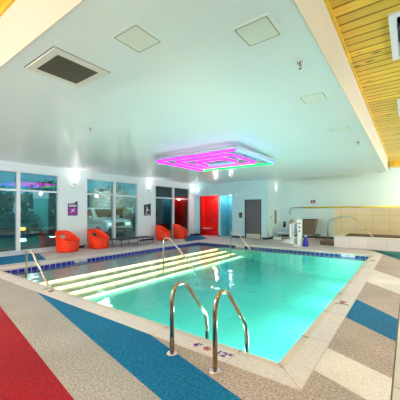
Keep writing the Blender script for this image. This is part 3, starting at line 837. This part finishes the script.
# chaise
r = thing('sun_lounger', 'low flat black sling sun lounger under the second window', 'sun lounger', (-9.78, 8.22, 0))
bm = bm_new()
add_tube(bm, fillet([(-.31, -.94, .31), (.31, -.94, .31), (.31, .94, .31), (-.31, .94, .31)], .04) + [], .017, 8)
add_tube(bm, [(-.31, .94, .31), (-.31, -.94, .31)], .017, 8)
obj('frame', bm, 'black_metal', r)
bm = bm_new(); add_bbox(bm, -.29, .29, -.92, -.02, .315, .33, .004); obj('seat_sling', bm, 'black_sling', r)
bm = bm_new(); add_bbox(bm, -.29, .29, .0, .92, .315, .33, .004, mx=None); obj('back_sling', bm, 'black_sling', r)
for x in (-.30, .30):
    for y in (-.88, 0, .88):
        bm = bm_new(); add_tube(bm, [(x, y, 0), (x, y, .30)], .014, 8); obj('leg', bm, 'black_metal', r)

# ------------------------------------------------------------------ signs on pillars
def text_mesh(body, size, depth=.001, bold=0.):
    cu = D.curves.new('t', 'FONT'); cu.body = body; cu.size = size; cu.extrude = depth; cu.align_x = 'CENTER'; cu.align_y = 'CENTER'; cu.offset = bold; cu.resolution_u = 3
    o = D.objects.new('t', cu); C.objects.link(o)
    dg = bpy.context.evaluated_depsgraph_get(); me = D.meshes.new_from_object(o.evaluated_get(dg))
    D.objects.remove(o); D.curves.remove(cu)
    bm = bm_new(); bm.from_mesh(me); D.meshes.remove(me); return bm

# local frame: +x out of wall, +y to the right seen from the room is -y... the viewer sees +Y to the right
r = thing('pool_sign', 'purple sign with magenta square and white icon on left pillar', 'sign', (XW, 5.94, 1.59))
bm = bm_new(); add_poly_prism(bm, [(-.20, -.27), (.20, -.27), (.20, .30), (.09, .27), (.07, .22), (-.20, .20)], 0.001, .012, 0, 'x'); obj('board', bm, 'purple', r)
bm = bm_new(); add_box(bm, .012, .014, -.165, .165, -.235, .04); obj('panel', bm, 'magenta', r)
bm = bm_new()
add_box(bm, .012, .015, -.17, .14, .085, .135)
for k, (y, w_) in enumerate(((-.15, .04), (-.06, .05), (.03, .04), (.11, .03))): add_box(bm, .012, .015, y, y + w_, .155, .175)
obj('lettering', bm, 'sign_white', r)
bm = bm_new()
add_lathe(bm, [(0, 0), (.026, 0), (.026, .002), (0, .002)], 14, mx=Matrix.Translation((.014, .045, -.015)) @ Matrix.Rotation(PI / 2, 4, 'Y'))
add_poly_prism(bm, [(-.07, -.03), (-.05, -.01), (.02, -.055), (.065, -.10), (.05, -.12), (-.0, -.09), (-.08, -.15), (-.1, -.135), (-.03, -.075)], .014, .016, 0, 'x')
obj('icon', bm, 'sign_white', r)
r = thing('pool_sign', 'black sign with white figures on the pillar between the windows', 'sign', (XW, 9.90, 1.57))
bm = bm_new(); add_poly_prism(bm, [(-.23, -.30), (.23, -.30), (.23, .33), (.08, .28), (-.23, .24)], .001, .012, 0, 'x'); obj('board', bm, 'black_sign', r)
bm = bm_new()
add_lathe(bm, [(0, 0), (.04, 0), (.04, .002), (0, .002)], 14, mx=Matrix.Translation((.012, -.05, .13)) @ Matrix.Rotation(PI / 2, 4, 'Y'))
add_poly_prism(bm, [(-.12, .02), (.02, .07), (.05, .0), (.13, -.03), (.12, -.06), (.0, -.04), (-.06, -.18), (-.11, -.17), (-.06, -.0)], .012, .014, 0, 'x')
add_box(bm, .012, .014, -.02, .12, -.25, -.21); add_box(bm, .012, .014, -.16, -.06, -.25, -.21)
obj('icon', bm, 'sign_white', r)

# ------------------------------------------------------------------ depth markers
def marker(loc, rotz, label, parts, w, h):
    r = thing('depth_marker', label, 'pool marker', loc, rotz, 'depth markers set in the coping')
    bm = bm_new(); add_bbox(bm, -w / 2, w / 2, -h / 2, h / 2, -.004, .0015, .001); obj('tile', bm, 'mark_tile', r)
    for kind, x, y, s, m in parts:
        if kind == 'ring':
            bm = bm_new()
            add_tube(bm, [(x + s * math.cos(a), y + s * math.sin(a), .002) for a in [k * PI / 12 for k in range(24)]], .0055, 6, closed=True)
            add_tube(bm, [(x - s * .7, y + s * .7, .002), (x + s * .7, y - s * .7, .002)], .005, 6)
            obj('prohibition_ring', bm, m, r)
        elif kind == 'swim':
            bm = bm_new(); add_tube(bm, [(x - .03, y - .01, .002), (x, y + .012, .002), (x + .03, y - .018, .002)], .006, 6); obj('diver', bm, m, r)
        else:
            bm = text_mesh(kind, s, .0012, s * .035); bmesh.ops.translate(bm, verts=bm.verts, vec=(x, y, .002)); obj('lettering', bm, m, r)
marker((-1.72, 2.49, .006), 0, 'pale marker tile reading 4 and 12 in purple between ladder rails',
       [("4'", -.175, 0, .13, 'mark_purple'), ('ring', -.035, 0, .035, 'mark_red'), ('swim', -.035, 0, 0, 'mark_purple'), ('12"', .172, -.002, .13, 'mark_purple')], .50, .15)
marker((-.865, 5.05, .006), 0, 'small no diving marker with red centre on the right coping',
       [('NO', -.0, .075, .075, 'mark_black'), ('ring', 0, 0, .034, 'mark_red'), ('DIVING', 0, -.072, .06, 'mark_black')], .24, .24)
marker((-.865, 9.9, .006), 0, 'small faint marker near the far end of the right coping',
       [('NO', -.0, .075, .075, 'mark_black'), ('ring', 0, 0, .034, 'mark_red'), ('DIVING', 0, -.072, .06, 'mark_black')], .24, .24)
marker((-5.42, 2.53, .006), 0, 'dark depth marker on the near coping below the left handrail',
       [("3'", -.15, 0, .12, 'mark_black'), ('ring', .09, .01, .045, 'mark_black'), ('swim', .09, 0, 0, 'mark_red')], .44, .15)
def tile_marker(loc, rotz, label, txt):
    r = thing('waterline_marker', label, 'pool marker', loc, rotz, 'white markers in the waterline tiles')
    obj('tile', bx(-.22, .22, -.003, .0, -.035, .035), 'marker_white', r)
    bm = text_mesh(txt, .06, .001, .001); bmesh.ops.rotate(bm, verts=bm.verts, cent=(0, 0, 0), matrix=Matrix.Rotation(PI / 2, 3, 'X')); bmesh.ops.translate(bm, verts=bm.verts, vec=(0, -.0035, 0)); obj('lettering', bm, 'mark_black', r)
tile_marker((-1.72, PY1 - .006, -.08), 0, 'white waterline marker near the far right pool corner', "4' 12\"")
tile_marker((-6.0, PY1 - .006, -.08), 0, 'white waterline marker at the far end beside the steps', "3'")
tile_marker((PX0 + .006, 4.9, -.08), PI / 2, 'white waterline marker in the purple tiles below first chair', '12"')

# ------------------------------------------------------------------ pool lift
r = thing('pool_lift', 'white pool access lift post with seat at the far deck', 'pool lift', (-3.74, 12.2, 0))
bm = bm_new(); add_bbox(bm, -.20, .10, -.22, .22, 0, .07, .015); obj('base', bm, 'white_plastic', r)
bm = bm_new(); add_bbox(bm, -.085, .085, -.09, .09, .07, 1.15, .02); obj('column', bm, 'white_plastic', r)
for z in (.95, .78, .62): obj('control_label', bx(-.03, .05, -.094, -.09, z, z + .05), 'alarm_red', r)
bm = bm_new(); add_tube(bm, fillet([(0, 0, 1.1), (-.1, .1, 1.12), (-.30, .1, .95), (-.32, .1, .45)], .08), .04, 10); obj('arm', bm, 'white_plastic', r)
bm = bm_new(); add_bbox(bm, -.42, -.16, -.05, .4, .30, .36, .02); add_bbox(bm, -.44, -.36, -.05, .4, .36, .95, .02, mx=None); obj('seat', bm, 'white_plastic', r)
bm = bm_new(); add_bbox(bm, -.36, -.20, -.2, -.08, .08, .30, .02); obj('footrest', bm, 'white_plastic', r)
r = thing('blue_bucket', 'royal blue conical container beside the pool lift post', 'container', (-3.50, 12.22, 0))
bm = bm_new(); add_lathe(bm, [(0, 0), (.115, 0), (.12, .03), (.085, .28), (.05, .36), (.05, .42), (0, .42)], 20); obj('body', bm, 'royal', r)
bm = bm_new(); add_lathe(bm, [(0, .42), (.06, .42), (.06, .47), (0, .475)], 16); obj('cap', bm, 'white_plastic', r)

# towel cart
r = thing('towel_cart', 'tapered brown canvas cart on a black frame behind the lift', 'cart', (-4.25, 15.2, 0))
def frustum(bm, bx0, bx1, tx0, tx1, y0, y1, z0, z1, t=.03):
    a = [(bx0, y0, z0), (bx1, y0, z0), (bx1, y1, z0), (bx0, y1, z0)]; b = [(tx0, y0 - .06, z1), (tx1, y0 - .06, z1), (tx1, y1 + .06, z1), (tx0, y1 + .06, z1)]
    ai = [(bx0 + t, y0 + t, z0 + t), (bx1 - t, y0 + t, z0 + t), (bx1 - t, y1 - t, z0 + t), (bx0 + t, y1 - t, z0 + t)]; bi = [(tx0 + t, y0 - .06 + t, z1), (tx1 - t, y0 - .06 + t, z1), (tx1 - t, y1 + .06 - t, z1), (tx0 + t, y1 + .06 - t, z1)]
    A, B, AI, BI = [[bm.verts.new(p) for p in q] for q in (a, b, ai, bi)]
    bm.faces.new(A[::-1]); bm.faces.new(AI)
    for i in range(4):
        j = (i + 1) % 4
        bm.faces.new((A[i], A[j], B[j], B[i])); bm.faces.new((AI[j], AI[i], BI[i], BI[j])); bm.faces.new((B[i], B[j], BI[j], BI[i]))
bm = bm_new(); frustum(bm, -.24, .30, -.32, .43, -.3, .3, .30, 1.06); obj('canvas_bag', bm, 'canvas', r)
bm = bm_new(); add_tube(bm, [(-.32, -.36, 1.06), (.43, -.36, 1.06), (.43, .36, 1.06), (-.32, .36, 1.06)], .015, 8, closed=True)
add_tube(bm, [(-.5, -.3, .27), (.56, -.3, .27), (.56, .3, .27), (-.5, .3, .27)], .02, 8, closed=True); obj('frame', bm, 'black_metal', r)
for x in (-.46, .52):
    for y in (-.28, .28):
        bm = bm_new(); add_tube(bm, [(x, y, .0), (x, y, .26)], .018, 8); obj('leg', bm, 'black_metal', r)
r = thing('folded_parasol', 'tan folded cover standing behind the white lift seat', 'cover', (-4.75, 14.2, 0))
bm = bm_new(); add_lathe(bm, [(0, .15), (.05, .15), (.13, .3), (.16, .7), (.14, .98), (.05, 1.08), (0, 1.08)], 18); obj('canopy', bm, 'tan_canvas', r)
bm = bm_new(); add_lathe(bm, [(0, 0), (.14, 0), (.14, .03), (.025, .05), (.025, .2), (0, .2)], 16); obj('base', bm, 'black_metal', r)
# low table with towels
r = thing('low_table', 'low white table in the recessed corner left of the lift', 'table', (-5.27, 15.1, 0))
bm = bm_new(); add_bbox(bm, -.55, .45, -.3, .3, .30, .35, .01); obj('table_top', bm, 'white_plastic', r)
for x in (-.5, .4):
    for y in (-.26, .26):
        bm = bm_new(); add_tube(bm, [(x, y, 0), (x, y, .3)], .018, 8); obj('leg', bm, 'white_plastic', r)
bm = bm_new(); add_bbox(bm, -.33, .33, -.24, .24, 0, .10, .04, 4); o = obj('towel', bm, 'pale_blue'); o.location = (-5.3, 15.1, .351)
tag(o, 'folded pale blue towel lying on the low white table', 'towel')
def lump(name, loc, sx, sy, sz, m, label, cat, seed):
    rnd = random.Random(seed); bm = bm_new()
    bmesh.ops.create_icosphere(bm, subdivisions=3, radius=1)
    ph = [rnd.uniform(0, 6) for _ in range(6)]
    for v in bm.verts:
        d = 1 + .16 * math.sin(5 * v.co.x + ph[0]) * math.cos(4 * v.co.y + ph[1]) + .10 * math.sin(9 * v.co.y + ph[2] + 3 * v.co.z)
        v.co = Vector((v.co.x * sx * d, v.co.y * sy * d, max(0, (v.co.z + .25)) * sz * d))
    for f in bm.faces: f.smooth = True
    o = obj(name, bm, m); o.location = loc; return tag(o, label, cat)
lump('crumpled_towel', (-5.5, 14.15, 0), .22, .17, .13, 'towel', 'crumpled white towel on the floor by the wall corner', 'towel', 3)
lump('crumpled_towel', (-4.55, 13.0, 0), .26, .2, .14, 'towel', 'crumpled white towel on the far deck left of the lift', 'towel', 5)

# ------------------------------------------------------------------ outside the windows
bm = bm_new(); add_box(bm, -70, XW - .3, -20, 60, -.25, -.08, 0); add_box(bm, -13.2, XW - .3, -20, 60, -.08, -.03, 1)
struct('ground_outside', bm, ['asphalt', 'grass'])
def wheel(parent, x, y, s):
    bm = bm_new(); mx = Matrix.Translation((x, y, .34)) @ Matrix.Rotation(PI / 2, 4, 'X')
    add_lathe(bm, [(.20, -.11), (.30, -.11), (.34, -.07), (.34, .07), (.30, .11), (.20, .11)], 24, mx=mx); w_ = obj('wheel', bm, 'tyre', parent)
    bm = bm_new()
    add_lathe(bm, [(0, -.115), (.07, -.118), (.19, -.10), (.205, -.08), (.205, .08), (.19, .10), (.07, .118), (0, .115)], 24, mx=mx); obj('hubcap', bm, 'rim', w_)
def car(loc, rotz, label, paint, suv=True, orange=False):
    r = thing('parked_car', label, 'car', loc, rotz, 'cars parked outside the windows')
    H = 1.80 if suv else 1.42; hood = 1.08 if suv else .88
    L = 2.4; W = .96
    if suv: pr = [(-L, .42), (-L - .03, .75), (-L + .05, 1.15), (-L + .25, H - .05), (-L + .5, H), (.35, H), (.65, H - .08), (1.15, hood + .06), (L - .25, hood - .04), (L - .03, hood - .22), (L + .02, .62), (L - .05, .36)]
    else: pr = [(-L, .40), (-L - .02, .7), (-L + .15, hood + .05), (-L + .55, hood + .08), (-1.1, H - .05), (-.7, H), (.0, H), (.35, H - .06), (1.05, hood + .03), (L - .25, hood - .12), (L - .02, hood - .3), (L, .55), (L - .08, .32)]
    # body with inset greenhouse: loft across the width
    bm = bm_new(); rows = []
    for yy, zi in ((-W, 0), (-W * .98, .0), (-W * .8, 1), (W * .8, 1), (W * .98, 0), (W, 0)):
        row = []
        for (x, z) in pr:
            zz = z
            if abs(yy) > W * .9:
                zz = min(z, hood) if z > hood else z
                if abs(yy) >= W: zz = min(zz, hood - .06)
            row.append(bm.verts.new((x, yy, max(zz, .34))))
        rows.append(row)
    for A, B in zip(rows, rows[1:]):
        for i in range(len(pr) - 1):
            f = bm.faces.new((A[i], A[i + 1], B[i + 1], B[i])); f.smooth = True
        bm.faces.new((A[-1], A[0], B[0], B[-1]))
    for R in (rows[0], rows[-1]): bm.faces.new(R)
    bmesh.ops.remove_doubles(bm, verts=bm.verts, dist=.0005)
    body = obj('body', bm, paint, r)
    bv = body.modifiers.new('b', 'BEVEL'); bv.width = .04; bv.segments = 2; bv.limit_method = 'ANGLE'; bv.angle_limit = math.radians(35)
    # glass
    bm = bm_new()
    ws, wt = (1.12, .67) if suv else (1.02, .38)
    q = [bm.verts.new(p) for p in ((ws + .02, -W * .74, hood + .10), (ws + .02, W * .74, hood + .10), (wt + .03, W * .68, H - .10), (wt + .03, -W * .68, H - .10))]
    e = bmesh.ops.extrude_face_region(bm, geom=[bm.faces.new(q)]); bmesh.ops.translate(bm, verts=[v for v in e['geom'] if isinstance(v, bmesh.types.BMVert)], vec=(.03, 0, .03))
    obj('windscreen', bm, 'car_glass', r)
    for s in (-1, 1):
        bm = bm_new(); back = -L + .45 if suv else -1.35
        pts = [(back, hood + .06), (ws - .12, hood + .06), (wt - .1, H - .12), (back + .12, H - .12)]
        a = [bm.verts.new((p[0], s * (W * .975 if p[1] < hood + .1 else W * .835), p[1])) for p in pts]; b = [bm.verts.new((v.co.x, v.co.y + s * .02, v.co.z)) for v in a]
        bm.faces.new(a); bm.faces.new(b)
        for i in range(4): bm.faces.new((a[i], a[(i + 1) % 4], b[(i + 1) % 4], b[i]))
        obj('side_window', bm, 'car_glass', r)
        for x in (-1.5, 1.5): wheel(r, x, s * (W - .10), s)
        bm = bm_new(); add_bbox(bm, L - .10, L + .03, s * .62 - .2, s * .62 + .2, hood - .38, hood - .22, .03); obj('headlight', bm, 'lamp_orange' if orange else 'lamp_white', r)
        bm = bm_new(); add_bbox(bm, .75, .95, s * (W + .08) - .08, s * (W + .08) + .08, hood + .05, hood + .2, .03); obj('mirror', bm, paint, r)
    bm = bm_new(); add_bbox(bm, L - .04, L + .04, -.38, .38, hood - .42, hood - .20, .02); obj('grille', bm, 'black_metal', r)
    bm = bm_new(); add_bbox(bm, L - .08, L + .06, -.85, .85, .40, .52, .03); obj('bumper', bm, 'black_metal', r)
    return r
car((-16.8, 11.0, -.08), .02, 'large white SUV parked outside the second window', 'car_white', True)
car((-19.5, 7.4, -.08), -.6, 'dark car with orange lamp parked outside the first window', 'car_dark', False, True)
car((-18.0, 2.3, -.08), -.8, 'grey car parked outside behind the left window pane', 'car_grey', False)
car((-17.5, 15.6, -.08), -.3, 'dark car parked beyond the white SUV outside', 'car_dark', False)
r = thing('teal_reflection', 'teal block with a white cap standing in for a reflection in the left window', 'column', (-20.9, 9.25, -.08), -.4)  # solid block added outside in place of a reflection in the glass
bm = bm_new(); add_bbox(bm, -.45, .45, -.45, .45, 0, 2.45, .03); obj('teal_block', bm, 'teal_refl', r)
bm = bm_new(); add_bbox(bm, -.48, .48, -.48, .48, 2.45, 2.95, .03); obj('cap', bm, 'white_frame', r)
def lamp_post(loc, label, h=4.6):
    r = thing('lamp_post', label, 'lamp post', loc, 0, 'lamp posts in the car park')
    bm = bm_new(); add_tube(bm, [(0, 0, 0), (0, 0, h)], [.06, .035], 10); obj('pole', bm, 'steel_dark', r)
    for z in (h - .0, h - 1.1):
        bm = bm_new(); add_lathe(bm, [(0, z - .1), (.09, z - .06), (.12, z + .04), (.08, z + .13), (0, z + .16)], 14); obj('lantern', bm, 'lamp_warm', r)
lamp_post((-20.3, 4.85, -.08), 'double lantern lamp post outside the left pane', 2.5)
lamp_post((-26., 22.5, -.08), 'lamp post far beyond the white SUV', 3.6)
def tree(loc, label, h, R, seed):
    rnd = random.Random(seed)
    r = thing('tree', label, 'tree', loc, 0, 'trees beyond the car park')
    bm = bm_new(); add_tube(bm, [(0, 0, 0), (.05, .03, h * .3), (0, .1, h * .6)], [.16, .12, .06], 8); obj('trunk', bm, 'bark', r)
    bm = bm_new()
    for _ in range(700):
        a, b, q = rnd.uniform(0, 2 * PI), rnd.uniform(-1, 1), rnd.random() ** .4 * R
        c = Vector((q * math.cos(a) * math.sqrt(1 - b * b), q * math.sin(a) * math.sqrt(1 - b * b), h * .68 + q * b * 1.1))
        s = rnd.uniform(.12, .26); u = Vector((rnd.gauss(0, 1), rnd.gauss(0, 1), rnd.gauss(0, 1))).normalized(); w_ = u.orthogonal().normalized()
        vs = [bm.verts.new(c + u * s), bm.verts.new(c + w_ * s * .6), bm.verts.new(c - u * s), bm.verts.new(c - w_ * s * .6)]
        bm.faces.new(vs)
    obj('foliage', bm, 'leaf', r, normals=False)
for i, (x, y, h, R) in enumerate(((-24, 7.2, 3.0, 1.5), (-25, 11.5, 3.4, 1.8), (-23, 15.2, 3.0, 1.5), (-26, 19.5, 3.6, 1.9), (-24, 25, 3.2, 1.7), (-25, 3.5, 3.2, 1.6))):
    tree((x, y, -.08), ['leafy tree beyond the dark car outside', 'tall leafy tree behind the teal reflection stand-in', 'leafy tree behind the white SUV', 'tall leafy tree right of the white SUV outside', 'far leafy tree outside the third window', 'leafy tree behind the lamp post at the left pane'][i], h, R, i)
r = thing('distant_building', 'long dim building with lit windows across the car park', 'building', (-42, 18, -.08))
bm = bm_new(); add_box(bm, -3, 3, -26, 26, 0, 3.7); obj('walls', bm, 'building', r)
for k in range(16):
    bm = bm_new(); add_box(bm, 3, 3.03, -24 + k * 3.1, -22.4 + k * 3.1, 1.2, 2.6); obj('window', bm, 'lit_window', r)

# ------------------------------------------------------------------ world: dusk sky
w = D.worlds.new('dusk'); sc.world = w; w.use_nodes = True; nt = w.node_tree
bg = nt.nodes['Background']
tc = nt.nodes.new('ShaderNodeTexCoord'); sp = nt.nodes.new('ShaderNodeSeparateXYZ'); nt.links.new(tc.outputs['Generated'], sp.inputs[0])
rp = nt.nodes.new('ShaderNodeValToRGB'); nt.links.new(sp.outputs['Z'], rp.inputs['Fac'])
rp.color_ramp.elements[0].position = 0.; rp.color_ramp.elements[0].color = (.05, .34, .42, 1)
rp.color_ramp.elements[1].position = .35; rp.color_ramp.elements[1].color = (.006, .14, .20, 1)
nt.links.new(rp.outputs['Color'], bg.inputs['Color']); bg.inputs['Strength'].default_value = 1.0

# ------------------------------------------------------------------ lamps
def light(name, kind, loc, energy, col=(1, 1, 1), size=.3, rot=(0, 0, 0), sx=None, sy=None, spread=None):
    L = D.lights.new(name, kind); L.energy = energy; L.color = col
    if kind == 'AREA':
        L.shape = 'RECTANGLE'; L.size = sx; L.size_y = sy
        if spread: L.spread = spread
    else: L.shadow_soft_size = size
    o = D.objects.new(name, L); C.objects.link(o); o.location = loc; o.rotation_euler = rot
    return o
FILL_COL = (.97, .985, 1)
for (x, y, e_) in ((2.2, 1.5, 130), (2.2, 6., 190), (2.2, 10.5, 230), (2.0, 15.4, 270), (-2.5, -2.4, 130), (-6, -2.6, 280), (-9.3, -2.6, 380)):  # unseen point lights added out of frame as general room fill
    light('room_fill', 'POINT', (x, y, 2.9), e_, FILL_COL, .09)
light('shower_lamp', 'POINT', (-9.3, YD + .25, 2.25), 22, (1, .95, .9), .05)
light('niche_fill', 'POINT', (-8.4, YD + .5, 2.25), 10, (1, .97, .95), .05)  # added fill to brighten the blue niche, no fitting there
# underwater lamps, set in the near and right pool walls
for x in (-1.9, -3.4): light('pool_lamp', 'AREA', (x, PY0 + .05, -.42), 24, (.85, 1, .97), rot=(PI / 2 + .2, 0, 0), sx=.45, sy=.18)
for y in (3.9, 5.9, 7.9, 9.9): light('pool_lamp', 'AREA', (PX1 - .05, y, -.42), 33, (.85, 1, .97), rot=(PI / 2 + .2, 0, PI / 2), sx=.45, sy=.18)
light('car_park_fill', 'POINT', (-13.0, 8.9, 3.3), 260, (1, .98, .95), .3)  # added fill to brighten the white SUV, not on any post
light('car_park_fill', 'POINT', (-18.2, 7.6, 2.9), 60, (1, .98, .95), .3)  # added fill in front of the teal block, not on any post

# ------------------------------------------------------------------ camera
cam = D.cameras.new('camera'); co = D.objects.new('camera', cam); C.objects.link(co)
co.location = (0, 0, 1.5); co.rotation_euler = (PI / 2, 0, math.radians(36.6))
cam.sensor_width = 36; cam.sensor_fit = 'HORIZONTAL'; cam.lens = 36 * 281 / 400; cam.shift_y = .0275; cam.clip_start = .02; cam.clip_end = 300
sc.camera = co
sc.view_settings.view_transform = 'Standard'; sc.view_settings.look = 'None'; sc.view_settings.exposure = .32; sc.view_settings.gamma = 1
sc.cycles.max_bounces = 10; sc.cycles.diffuse_bounces = 5; sc.cycles.transparent_max_bounces = 16; sc.cycles.volume_bounces = 0
sc.cycles.caustics_reflective = False; sc.cycles.caustics_refractive = False; sc.cycles.sample_clamp_indirect = 6
sc.cycles.use_denoising = True
